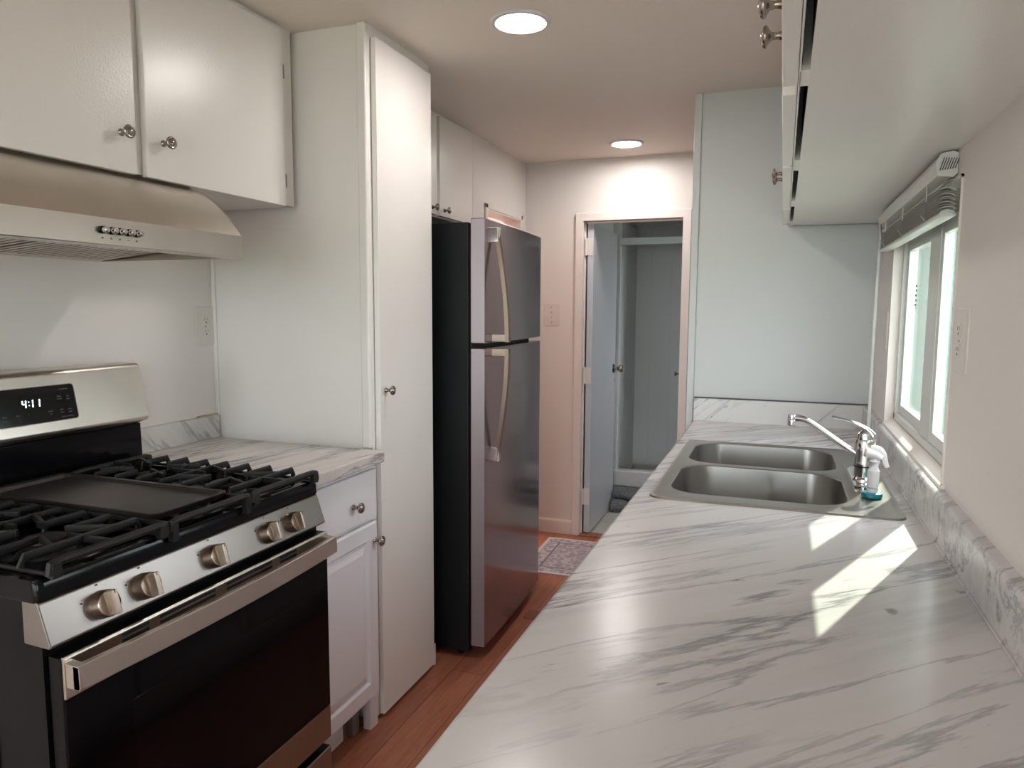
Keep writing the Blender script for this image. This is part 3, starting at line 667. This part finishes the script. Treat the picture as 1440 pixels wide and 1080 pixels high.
# ------------------------------------------------------------------ refrigerator
t = thing('refrigerator', 'tall top-freezer refrigerator with grey steel doors and black sides', 'refrigerator', (-1.100, 2.505, 0))
bx, by = -1.100, 2.505
def F(x, y, z): return (bx+x, by+y, z)
def fbox(x0, x1, y0, y1, z0, z1, bev=0, seg=2): return B().box(bx+x0, bx+x1, by+y0, by+y1, z0, z1, bev=bev, seg=seg)
FWd = .765
fbox(-.62, -.004, 0, FWd, .025, 1.690, .006).out('body', FRB, t)
for y in (.05, FWd-.05):
    B().cyl(F(-.05, y-.02, .018), F(-.05, y+.02, .018), .018).out('roller', BLKP, t)
fbox(-.04, .0, .02, FWd-.02, .03, .05, .004).out('kick_grille', BLKP, t)
fbox(-.006, .004, .010, FWd-.010, .055, 1.685).out('door_gasket', BLKP, t)
def fdoor(z0, z1, nm):
    b = B(); N = 16; loops = []
    def sec(z, i=0):
        pts = []
        for k in range(N+1):
            y = .004+i+(FWd-.008-2*i)*k/N; s_ = (y-.004)/(FWd-.008)
            pts.append(F(.058+.010*(1-(2*s_-1)**2)-i*.6, y, z))
        pts += [F(.004, FWd-.004-i, z), F(.004, .004+i, z)]
        return pts
    b.loops([sec(z0, .004), sec(z0+.004), sec(z1-.004), sec(z1, .004)], cap0=True, cap1=True)
    return b.out('door', FRM, t, auto=30)
fz = 1.228
d1 = fdoor(1.240, 1.704, 'freezer'); d1.name = 'freezer_door'
d2 = fdoor(.050, 1.222, 'main'); d2.name = 'fresh_food_door'
for dd, z0, z1 in ((d1, 1.240, 1.704), (d2, .050, 1.222)):
    fbox(.005, .0585, .0025, .0055, z0+.003, z1-.003, .001).out('side_edge', FRS, dd)
fbox(.0, .05, FWd-.05, FWd-.01, 1.690, 1.703, .003).out('hinge_cover', BLKP, t)
def handle(dd, zs, ze):     # from the fixed block zs to the seam ze
    y = .090
    n = 14; secs = []
    for k in range(n+1):
        s_ = k/n; z = zs+(ze-zs)*s_; o_ = .066+.016+.046*math.sin(s_*pi/2)**1.0
        yy = y-.004*s_
        secs.append([F(o_-.014, yy-.012, z), F(o_+.002, yy-.013, z), F(o_+.006, yy, z), F(o_+.002, yy+.013, z), F(o_-.014, yy+.012, z)])
    h = B().loops(secs, cap0=True, cap1=True).out('handle', STEELK, dd)
    s_ = 1 if ze > zs else -1
    B().prism([(by+y-.014, 0), (by+y+.014, 0), (by+y+.014, 1), (by+y-.014, 1)], 'x', 0, 1).bm.free()
    a, c_ = sorted((zs-s_*.012, zs+s_*.045))
    B().box(bx+.060, bx+.090, by+y-.013, by+y+.013, a, c_, bev=.003).out('end_block', CHROME, h)
    a, c_ = sorted((ze, ze-s_*.030)); B().box(bx+.055, bx+.124, by+y-.012, by+y+.004, a, c_, bev=.003).out('foot_block', STEELK, h)
handle(d1, 1.665, 1.244); handle(d2, .790, 1.218)
B().lathe([(0, 0), (.016, 0), (.016, .001), (.0, .002)], F(.0605, FWd-.045, 1.650), (1, -.04, 0), 28).out('badge', CHROME, d1)
b = B(); b.lathe([(.0125, 0), (.0125, .0024), (.011, .0024), (.011, 0)], F(.0605, FWd-.045, 1.650), (1, -.04, 0), 28).out('badge_ring', BLKP, d1)
t.rotation_euler = (0, 0, RD(2.2))

# ------------------------------------------------------------------ right countertop, sink
t = thing('countertop', 'long marble-look laminate countertop with rolled backsplash under the window', 'countertop', (0, 1.2, .876))
XCR, XSP = -.329, .301
def holed_slab(b, x0, x1, y0, y1, hx0, hx1, hy0, hy1, z0, z1):
    for (a, c_, e, f) in ((x0, x1, y0, hy0), (x0, x1, hy1, y1), (x0, hx0, hy0, hy1), (hx1, x1, hy0, hy1)): b.box(a, c_, e, f, z0, z1)
SX0, SX1, SY0, SY1 = -.290, .274, 1.737, 2.568
CY0 = -.30
b = B()
xs = [XCR+.008, SX0+.02, SX1-.02, XSP]; ys = [CY0, SY0+.02, SY1-.02, 3.050]; z = .915
gridv = {(i, j): b.bm.verts.new((xs[i], ys[j], z)) for i in range(4) for j in range(4)}
for i in range(3):
    for j in range(3):
        if (i, j) != (1, 1): b.bm.faces.new((gridv[i, j], gridv[i+1, j], gridv[i+1, j+1], gridv[i, j+1]))
# rolled front edge
n0 = [(XCR+.008, .915), (XCR+.004, .9140), (XCR+.001, .911), (XCR, .907), (XCR, .880), (XCR+.004, .876), (SX0, .876)]
b.loops([[(p[0], CY0, p[1]) for p in n0], [(p[0], 3.050, p[1]) for p in n0]], close=False)
# cove + backsplash + top deck
cv = [(XSP, .915), (XSP, .915), (XSP+.0, .925), (XSP+.0005, .998), (XSP+.003, 1.004), (XSP+.008, 1.007), (XW+.0, 1.0075)]
b.loops([[(p[0], CY0, p[1]) for p in cv[1:]], [(p[0], 3.050, p[1]) for p in cv[1:]]], close=False)
b.out('slab', MARB, t, recalc=False, auto=60)
B().box(XSP-.004, XSP+.001, CY0, 3.05, .9145, .9195, bev=.0022).out('cove_bead', MARB, t)
B().box(-.3305, XSP+.02, 3.05, 3.0865, .876, 1.0075, bev=.002).out('end_splash', MARBE, t)
B().box(-.3305, XW, 3.068, 3.0868, 1.0075, 1.0105).out('joint_line', PLATEG, t)
B().loops([[(.174+.0085*cos(a)*(1+.25*sin(3*a)), 1.199+.013*sin(a)*(1+.2*cos(5*a)), .9152) for a in [2*pi*k/20 for k in range(20)]]], cap1=True).out('grey_scuff', Mat('grey_scuff', S('#8b8886'), .5).m, t)
# base cabinets under the sink counter
t = thing('base_cabinet', 'white base cabinets under the long sink countertop', 'cabinet', (0, 1.2, 0))
b = B(); b.box(-.30, XW-.001, CY0+.02, 1.72, .10, .875); b.box(-.30, XW-.001, 2.60, YE-.001, .10, .875); b.box(-.30, -.28, 1.72, 2.60, .1, .875); b.box(-.24, XW-.001, CY0+.02, YE-.001, 0, .10); b.out('body', CABW, t)
y = CY0+.04
for k in range(7):
    d = B().box(-.318, -.300, y, y+.45, .13, .68, bev=.004).out('door', CABW, t); cab_knob(d, (-.318, y+.41, .62), (-1, 0, 0))
    d = B().box(-.318, -.300, y, y+.45, .70, .86, bev=.004).out('drawer', CABW, t); cab_knob(d, (-.318, y+.225, .78), (-1, 0, 0)); y += .475

sk = thing('kitchen_sink', 'double-bowl stainless steel drop-in sink in the marble countertop', 'sink', (-.01, 2.15, .915))
b = B(); zr = .9185
def Lr(x0, x1, y0, y1, r, z, n=8): return [(p[0], p[1], z) for p in rrect(x0, x1, y0, y1, r, n)]
# deck made from grid of faces around two bowls: build outer rim then bridge via triangulated fill
bm = b.bm
def ring(x0, x1, y0, y1, r, z, n=8): return [bm.verts.new(p) for p in Lr(x0, x1, y0, y1, r, z, n)]
def bridge(A, C_):
    n = len(A)
    for i in range(n): j = (i+1) % n; bm.faces.new((A[i], A[j], C_[j], C_[i]))
o0 = ring(SX0, SX1, SY0, SY1, .030, .9153); o1 = ring(SX0+.002, SX1-.002, SY0+.002, SY1-.002, .029, .9195); o2 = ring(SX0+.012, SX1-.012, SY0+.012, SY1-.012, .024, .9205)
o3 = ring(SX0+.017, SX1-.017, SY0+.017, SY1-.017, .022, .9180)
bridge(o0, o1); bridge(o1, o2); bridge(o2, o3)
bowls = []
for (a, c_) in ((1.806, 2.160), (2.192, 2.535)):
    x0, x1 = -.258, .168
    q0_ = ring(x0, x1, a, c_, .085, .9180, 10); q1_ = ring(x0+.004, x1-.004, a+.004, c_-.004, .082, .9150, 10)
    q2_ = ring(x0+.012, x1-.012, a+.012, c_-.012, .078, .80, 10); q3_ = ring(x0+.03, x1-.03, a+.03, c_-.03, .07, .757, 10); q4_ = ring(x0+.05, x1-.05, a+.05, c_-.05, .06, .752, 10)
    bridge(q1_, q0_); bridge(q2_, q1_); bridge(q3_, q2_); bridge(q4_, q3_); bm.faces.new(q4_)
    bowls.append(q0_)
ed = []
for Rg in (o3, bowls[0], bowls[1]):
    for i in range(len(Rg)):
        e_ = bm.edges.get((Rg[i], Rg[(i+1) % len(Rg)])); ed.append(e_)
bmesh.ops.triangle_fill(bm, edges=ed, use_beauty=True, use_dissolve=False, normal=(0, 0, 1))
b.out('basin', SINKM, sk, auto=50)
for cy in (1.983, 2.363):
    q = B().lathe([(.045, .7535), (.045, .756), (.038, .757), (.034, .753), (.030, .745)], (-.045, cy, 0), (0, 0, 1), 32).out('drain', CHROME, sk)
B().loops([Lr(.186, .250, 1.975, 2.315, .012, .9183), Lr(.188, .248, 1.977, 2.313, .012, .9215), Lr(.192, .244, 1.981, 2.309, .01, .9228)], cap1=True).out('ledge', SINKM, sk)

fc = thing('kitchen_faucet', 'chrome single-lever kitchen faucet at the back of the sink', 'faucet', (.213, 2.05, .922))
x0, y0 = .213, 2.05
B().loops([Lr(x0-.026, x0+.026, 1.975, 2.225, .024, .9222), Lr(x0-.026, x0+.026, 1.975, 2.225, .024, .9300), Lr(x0-.021, x0+.021, 1.980, 2.22, .020, .9345)], cap0=True, cap1=True).out('base_plate', CHROME, fc)
B().lathe([(0, .932), (.026, .932), (.026, .938), (.0225, .944), (.0225, .968), (.024, .971), (.024, .980), (.0235, .984), (.0235, 1.008), (.0245, 1.012), (.0245, 1.030), (.022, 1.040), (.012, 1.050), (0, 1.052)], (x0, y0, 0), (0, 0, 1), 36).out('body', CHROME, fc, auto=30)
B().lathe([(.0232, .9695), (.0244, .9695), (.0244, .972), (.0232, .972)], (x0, y0, 0), (0, 0, 1), 36).out('seal_ring', BLKP, fc)
sp_ = B().tube([(x0-.012, y0, .996), (x0-.05, y0, 1.020), (x0-.10, y0, 1.055), (x0-.135, y0, 1.078), (x0-.155, y0, 1.086), (x0-.172, y0, 1.087)], [(.0105, .009), (.010, .0085), (.0095, .008), (.0095, .008), (.010, .0085), (.011, .010)], 14, n=5).out('spout', CHROME, fc)
B().lathe([(0, 0), (.0105, 0), (.0115, .002), (.0115, .014), (.0105, .016), (.0112, .018), (.0112, .026), (.010, .030), (0, .030)], (x0-.178, y0, 1.0655), (0, 0, 1), 24).out('aerator', CHROME, sp_)
B().tube([(x0+.012, y0, 1.030), (x0+.014, y0, 1.052), (x0-.006, y0, 1.072), (x0-.038, y0, 1.086), (x0-.068, y0, 1.092), (x0-.082, y0, 1.095)], [(.019, .012), (.018, .011), (.014, .006), (.011, .004), (.008, .0035), (.007, .004)], 14, n=5).out('lever', CHROME, fc)
B().lathe([(0, 0), (.020, 0), (.021, .01), (.019, .026), (.010, .034), (0, .036)], (x0, y0, 1.030), (0, 0, 1), 30).out('cartridge_cap', CHROME, fc)

sy = thing('side_sprayer', 'white plastic pull-out side sprayer standing in a teal ring beside the faucet', 'sprayer', (.221, 1.925, .918))
X_, Y_ = .221, 1.925
B().lathe([(0, .918), (.020, .918), (.0235, .921), (.0240, .926), (.0215, .931), (.014, .933), (0, .933)], (X_, Y_, 0), (0, 0, 1), 24).out('holder_ring', TEAL, sy)
b = B(); b.tube([(X_, Y_, .930), (X_, Y_, .942), (X_, Y_, .945), (X_+.001, Y_, .985), (X_+.002, Y_, 1.008), (X_+.001, Y_, 1.020)], [.0125, .0125, .0135, .0135, .0125, .0105], 16)
h = b.out('handle', WPL, sy)
B().tube([(X_+.016, Y_, 1.016), (X_+.005, Y_, 1.024), (X_-.012, Y_, 1.028), (X_-.018, Y_, 1.029)], [(.009, .008), (.012, .010), (.0125, .0115), (.012, .012)], 16).out('spray_head', WPL, sy)
B().tube([(X_-.0185, Y_, 1.029), (X_-.0215, Y_, 1.0295)], [.0118, .0105], 16).out('nozzle', WARMPL, sy)
B().tube([(X_-.008, Y_, 1.041), (X_+.010, Y_, 1.038), (X_+.020, Y_, 1.026), (X_+.025, Y_, 1.008), (X_+.030, Y_, .995)], [(.007, .0025), (.008, .003), (.007, .003), (.006, .0025), (.005, .002)], 10, n=4, upv=(0, 1, 0)).out('trigger', WPL, sy)

# ------------------------------------------------------------------ right upper cabinet
t = thing('wall_cabinet', 'long white wall cabinet over the sink counter, seen from underneath', 'cabinet', (0, 1.6, 1.697))
ZB = 1.697; CYA = .10
b = B(); b.box(.0215, XW, CYA, YE-.001, ZB, ZB+.014); b.box(XW-.01, XW, CYA, YE-.001, ZB+.014, ZC); b.box(.0215, XW, CYA, CYA+.015, ZB, ZC); b.box(.0215, XW, YE-.016, YE-.001, ZB, ZC)
b.out('body', CAB, t)
stiles = [(CYA, CYA+.07), (1.105, 1.178), (1.742, 1.868), (2.372, 2.50), (2.93, YE-.001)]
b = B()
for a, c_ in stiles: b.box(.008, .0225, a, c_, ZB-.001, ZC, bev=.001)
b.box(.002, .0180, CYA, YE-.002, ZC-.05, ZC); b.box(.0075, .0100, CYA, YE-.002, ZB-.001, ZC-.05)
b.out('face_frame', CAB, t)
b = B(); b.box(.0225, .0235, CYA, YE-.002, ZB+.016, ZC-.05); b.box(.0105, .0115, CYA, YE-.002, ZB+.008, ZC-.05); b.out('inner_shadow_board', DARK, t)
for (a, c_, yk) in ((.10, .49, .46), (.515, 1.170, 1.137), (1.215, 1.79, 1.262), (1.82, 2.54, 2.50), (2.565, 3.0, 2.61)):
    d = B().box(-.0145, .0072, a, c_, ZB-.002, ZC-.03, bev=.003).out('door', CAB, t); cab_knob(d, (-.0145, yk, 1.80), (-1, 0, 0), sc_=1.1)
for y, z in ((1.806, 1.87), (2.432, 1.81), (2.99, 1.76)): hinge(t, -.010, y, z, h=.05, mat=CAB)

# ------------------------------------------------------------------ mini blind
t = thing('window_blind', 'raised white mini blind with bunched slats hanging over the kitchen window', 'blind', (.305, 2.2, 1.69))
b = B(); hp = [(.288, 1.648), (.314, 1.645), (XW-.001, 1.652), (XW-.001, 1.690), (.312, 1.694), (.292, 1.690), (.284, 1.674)]
b.prism(hp, 'y', 1.745, 2.72, bev=.001); hr = b.out('headrail', SLATM, t)
b = B(); cx_, cz_ = .3045, 1.670
hp2 = [(cx_+(p[0]-cx_)*1.10, cz_+(p[1]-cz_)*1.08) for p in hp]; hp2 = [(min(p[0], XW-.0005), min(p[1], 1.6965)) for p in hp2]
b.prism(hp2, 'y', 1.735, 1.747, bev=.0015); ec = b.out('end_cap', SLATM, hr)
b = B()
for k in range(7):
    x = .290+k*.0045; b.obox((x, 1.7345, 1.657+k*.0006), (x+.007, 1.7345, 1.683-k*.0004), .0014, .0012, upv=(0, 1, 0))
b.out('end_cap_vents', DARK, ec)
b = B(); NS = 17
for i in range(NS):
    z = 1.625-i*.0035; ye0 = 1.72+(.012*math.sin(i*2.3)); tilt = -.10+.012*i*.3
    if i == 0: tilt = .5; z = 1.634
    pts0 = []
    ln = []
    for y in (ye0-.02*(i/NS), 1.9, 2.3, 2.69):
        arc = []
        for k in range(7):
            u = k/6-.5; x = .303+u*.027*cos(tilt); zz = z+u*.027*sin(tilt)-(.0042*(4*u*u))+.0008*math.sin(y*7+i)
            arc.append((x, y, zz))
        for k in range(6, -1, -1):
            a_ = arc[k]; arc.append((a_[0], a_[1], a_[2]-.0008))
        ln.append(arc)
    b.loops(ln, cap0=True, cap1=True)
b.out('slat_stack', SLATM, t)
b = B(); br_ = [(.290, 1.560), (.316, 1.560), (.319, 1.564), (.314, 1.572), (.303, 1.575), (.292, 1.572), (.287, 1.564)]
b.prism(br_, 'y', 1.700, 2.69, bev=.001); b.out('bottom_rail', VINYL, t)
for y in (1.86, 2.20, 2.55):
    b = B()
    for x in (.2885, .318): b.tube([(x, y, 1.648), (x, y+.004, 1.61), (x, y, 1.563)], .0009, 5)
    b.tube([(.285, y+.01, 1.60), (.280, y+.014, 1.585), (.288, y+.006, 1.57)], .0010, 5)
    b.out('ladder_cord', SLATM, t)
b = B(); b.tube([(.2865, 2.66, 1.648), (.2865, 2.66, 1.60), (.284, 2.66, 1.30), (.2835, 2.66, .955)], [.0045, .0050, .0050, .0050], 8); b.out('tilt_wand', VINYL, t)

# ------------------------------------------------------------------ plates
def plate(name, label, cat, c_, u, n_, w_, h_, kind):
    t = thing(name, label, cat, c_); c_ = V(c_); u = V(u); n_ = V(n_); z = V((0, 0, 1))
    def q(a, bb, d): return c_+u*a+z*bb+n_*d
    b = B(); r0 = rrect(-w_/2, w_/2, -h_/2, h_/2, .003, 3); r1 = rrect(-w_/2+.004, w_/2-.004, -h_/2+.004, h_/2-.004, .002, 3)
    b.loops([[q(p[0], p[1], 0) for p in r0], [q(p[0], p[1], .003) for p in r0], [q(p[0], p[1], .0055) for p in r1]], cap0=True, cap1=True)
    b.out('cover_plate', PLATE, t)
    if kind == 'outlet':
        for dz in (.0195, -.0195):
            b = B(); rr = rrect(-.016, .016, dz-.0145, dz+.0145, .008, 5); rs = rrect(-.015, .015, dz-.0135, dz+.0135, .007, 5)
            b.loops([[q(p[0], p[1], .005) for p in rr], [q(p[0], p[1], .0070) for p in rr], [q(p[0], p[1], .0076) for p in rs]], cap1=True); s_ = b.out('socket', PLATE, t)
            b = B()
            for du in (-.0065, .0065): b.obox(q(du, dz+.001, .0077), q(du, dz+.0085, .0077), .0016, .0006, upv=tuple(n_))
            b.lathe([(0, 0), (.0026, 0), (.0026, .0006), (0, .0006)], q(0, dz-.006, .0074), n_, 12); b.out('slots', PLATEG, s_)
        B().lathe([(0, 0), (.003, 0), (.002, .001), (0, .001)], q(0, 0, .0055), n_, 12).out('screw', NICKEL, t)
    elif kind == 'toggles':
        for dz in (.019, -.012):
            B().box(*sorted((q(-.006, 0, 0).x, q(.006, 0, 0).x)), *sorted((q(0, 0, .005).y, q(0, 0, .008).y)), c_.z+dz-.012, c_.z+dz+.008, bev=.001).out('bezel', PLATE, t)
            B().obox(q(0, dz-.002, .006), q(0, dz+.004, .018), .008, .007, bev=.002, upv=(1, 0, 0)).out('toggle', WPL, t)
        b = B()
        for dz in (.045, -.045): b.lathe([(0, 0), (.0028, 0), (.002, .001), (0, .001)], q(0, dz, .0055), n_, 12)
        b.out('screw', NICKEL, t)
    return t
plate('wall_outlet', 'double wall outlet on the wall left of the pantry, above the short counter', 'outlet', (XL, 1.955, 1.306), (0, -1, 0), (1, 0, 0), .092, .134, 'outlet')
plate('wall_outlet', 'double wall outlet in a pale plate right of the kitchen window', 'outlet', (XW, 1.600, 1.314), (0, 1, 0), (-1, 0, 0), .108, .125, 'outlet')
plate('light_switch', 'pale switch plate edge-on on the wall left of the kitchen window', 'switch', (XW, 2.690, 1.306), (0, 1, 0), (-1, 0, 0), .075, .125, 'toggles2')
plate('light_switch', 'stacked pair of toggle switches on the wall between the fridge and the bathroom door', 'switch', (-1.300, YF, 1.336), (1, 0, 0), (0, -1, 0), .098, .130, 'toggles')

# ------------------------------------------------------------------ rug, bathroom
o = bpy.data.objects.new
t_ = B(); N = 24
t_.loops([[(p[0], p[1], .0005) for p in rrect(-.42, .42, -.29, .29, .006, 3)], [(p[0], p[1], .006) for p in rrect(-.42, .42, -.29, .29, .006, 3)]], cap0=True, cap1=True)
r_ = t_.out('floor_rug', RUG, None); r_.location = (-.835, 3.785, 0); r_.rotation_euler = (0, 0, RD(1.5))
tag(r_, 'small faded oriental rug in mauve and cream on the wood floor past the fridge', 'rug')
t = thing('floor_vent', 'thin brown floor register lying on the wood floor under the fridge edge', 'vent', (-.985, 3.0, 0))
B().box(-1.03, -.955, 2.93, 3.02, .0, .005, bev=.002).out('grille', Mat('vent_brown', S('#7c4c36'), .5).m, t)

dt = struct(B().box(-1.092, -1.056, 4.215, 4.868, .012, DZ-.012, bev=.002).out('door_3', paint('bath_door_paint', '#c9cad2', .35, .08), None))
for z in (1.735, .975, .235):
    b = B(); b.cyl((-1.100, 4.208, z-.05), (-1.100, 4.208, z+.05), .007, seg=12); b.box(-1.094, -1.060, 4.2115, 4.2145, z-.05, z+.05); b.out('door_hinge', CASE, dt)
for s_, x in ((1, -1.056),):
    b = B(); b.lathe([(0, 0), (.031, 0), (.031, .003), (.024, .008), (.012, .011), (.011, .030), (.014, .034), (.024, .042), (.026, .052), (.024, .062), (.015, .066), (0, .067)], (x, 4.805, .975), (s_, 0, 0), 28); b.out('door_knob', NICKEL, dt)
b = B(); b.box(-1.0558, -1.0550, 4.836, 4.846, .88, .90); b.out('latch_plate', NICKEL, dt)

# shower stall
SY = 5.0
t = thing('shower_stall', 'pale grey shower stall with a metal header and white curb in the bathroom', 'shower', (-.8, 5.3, 0))
b = B(); b.box(-1.119, -.561, SY-.02, 5.61, 0, .13); b.box(-1.119, -.561, SY-.035, SY+.045, .13, .245, bev=.012, seg=3); b.box(-1.119, -1.05, SY+.04, 5.61, .13, .16); b.out('shower_pan', PORC, t)
b = B(); b.box(-1.119, -1.060, SY+.03, 5.61, .16, 1.98, bev=.004); b.box(-1.06, -.563, 5.595, 5.612, .16, 1.98); b.box(-.575, -.562, SY+.03, 5.6, .16, 1.98)
for x in (-.95, -.80): b.box(x, x+.006, 5.590, 5.596, .16, 1.98)
b.out('wall_panels', FROST, t)
b = B(); b.box(-1.119, -.561, SY-.02, SY+.025, 1.808, 1.856, bev=.004); b.out('header_rail', paint('header_alu', '#c5c9cf', .3, .05), t)
b = B(); b.box(-1.119, -1.058, SY-.015, SY+.02, .245, 1.81, bev=.003); b.box(-1.066, -1.056, SY-.018, SY+.022, .245, 1.81); b.box(-.60, -.561, SY-.015, SY+.02, .245, 1.81, bev=.003); b.out('side_rail', COOL, t)

# bath mats
for k, (y0_, y1_, z0_, z1_, lab) in enumerate(((4.73, 4.955, 0, .075, 'grey shaggy bath mat folded on the floor at the shower curb'), (4.80, 4.96, .078, .135, 'second grey bath mat folded on top against the shower curb'))):
    b = B(); ln = []
    for i in range(13):
        x = -1.04+.62*i/12; wob = .008*math.sin(i*1.7+k)
        ln.append([(x, p[0]+wob, p[1]+.004*math.sin(i*2.1)) if p[1] > z0_+.004 else (x, p[0]+wob, p[1]) for p in rrect(y0_, y1_, z0_+.0005, z1_, .027, 5)])
    b.loops(ln, cap0=True, cap1=True); tag(b.out('bath_mat', MAT_, None), lab, 'bath mat')
# thin dark plumbing rod by the door
# toilet (mirrored in the fridge door)
t = thing('toilet', 'white toilet in the bathroom, reflected in the fridge door', 'toilet', (-.25, 5.2, 0))
def oval(cx, cy, rx, ry, z, n=28): return [(cx+rx*cos(2*pi*i/n), cy+ry*sin(2*pi*i/n)*(1.12 if sin(2*pi*i/n) < 0 else .9), z) for i in range(n)]
cx, cy = -.22, 5.08
B().loops([oval(cx, cy+.08, .11, .19, 0), oval(cx, cy+.08, .10, .17, .05), oval(cx, cy+.06, .095, .15, .18), oval(cx, cy+.02, .15, .20, .30), oval(cx, cy, .185, .235, .385), oval(cx, cy, .185, .235, .40), oval(cx, cy, .13, .17, .40), oval(cx, cy, .10, .13, .28)], cap0=True, cap1=True).out('bowl', PORC, t)
B().loops([oval(cx, cy, .19, .24, .402), oval(cx, cy, .19, .24, .425), oval(cx, cy, .17, .22, .432)], cap0=True, cap1=True).out('seat_lid', PORC, t)
B().box(cx-.21, cx+.21, 5.40, 5.60, .38, .74, bev=.02).out('tank', PORC, t); B().box(cx-.22, cx+.22, 5.39, 5.61, .74, .775, bev=.01).out('tank_lid', PORC, t)
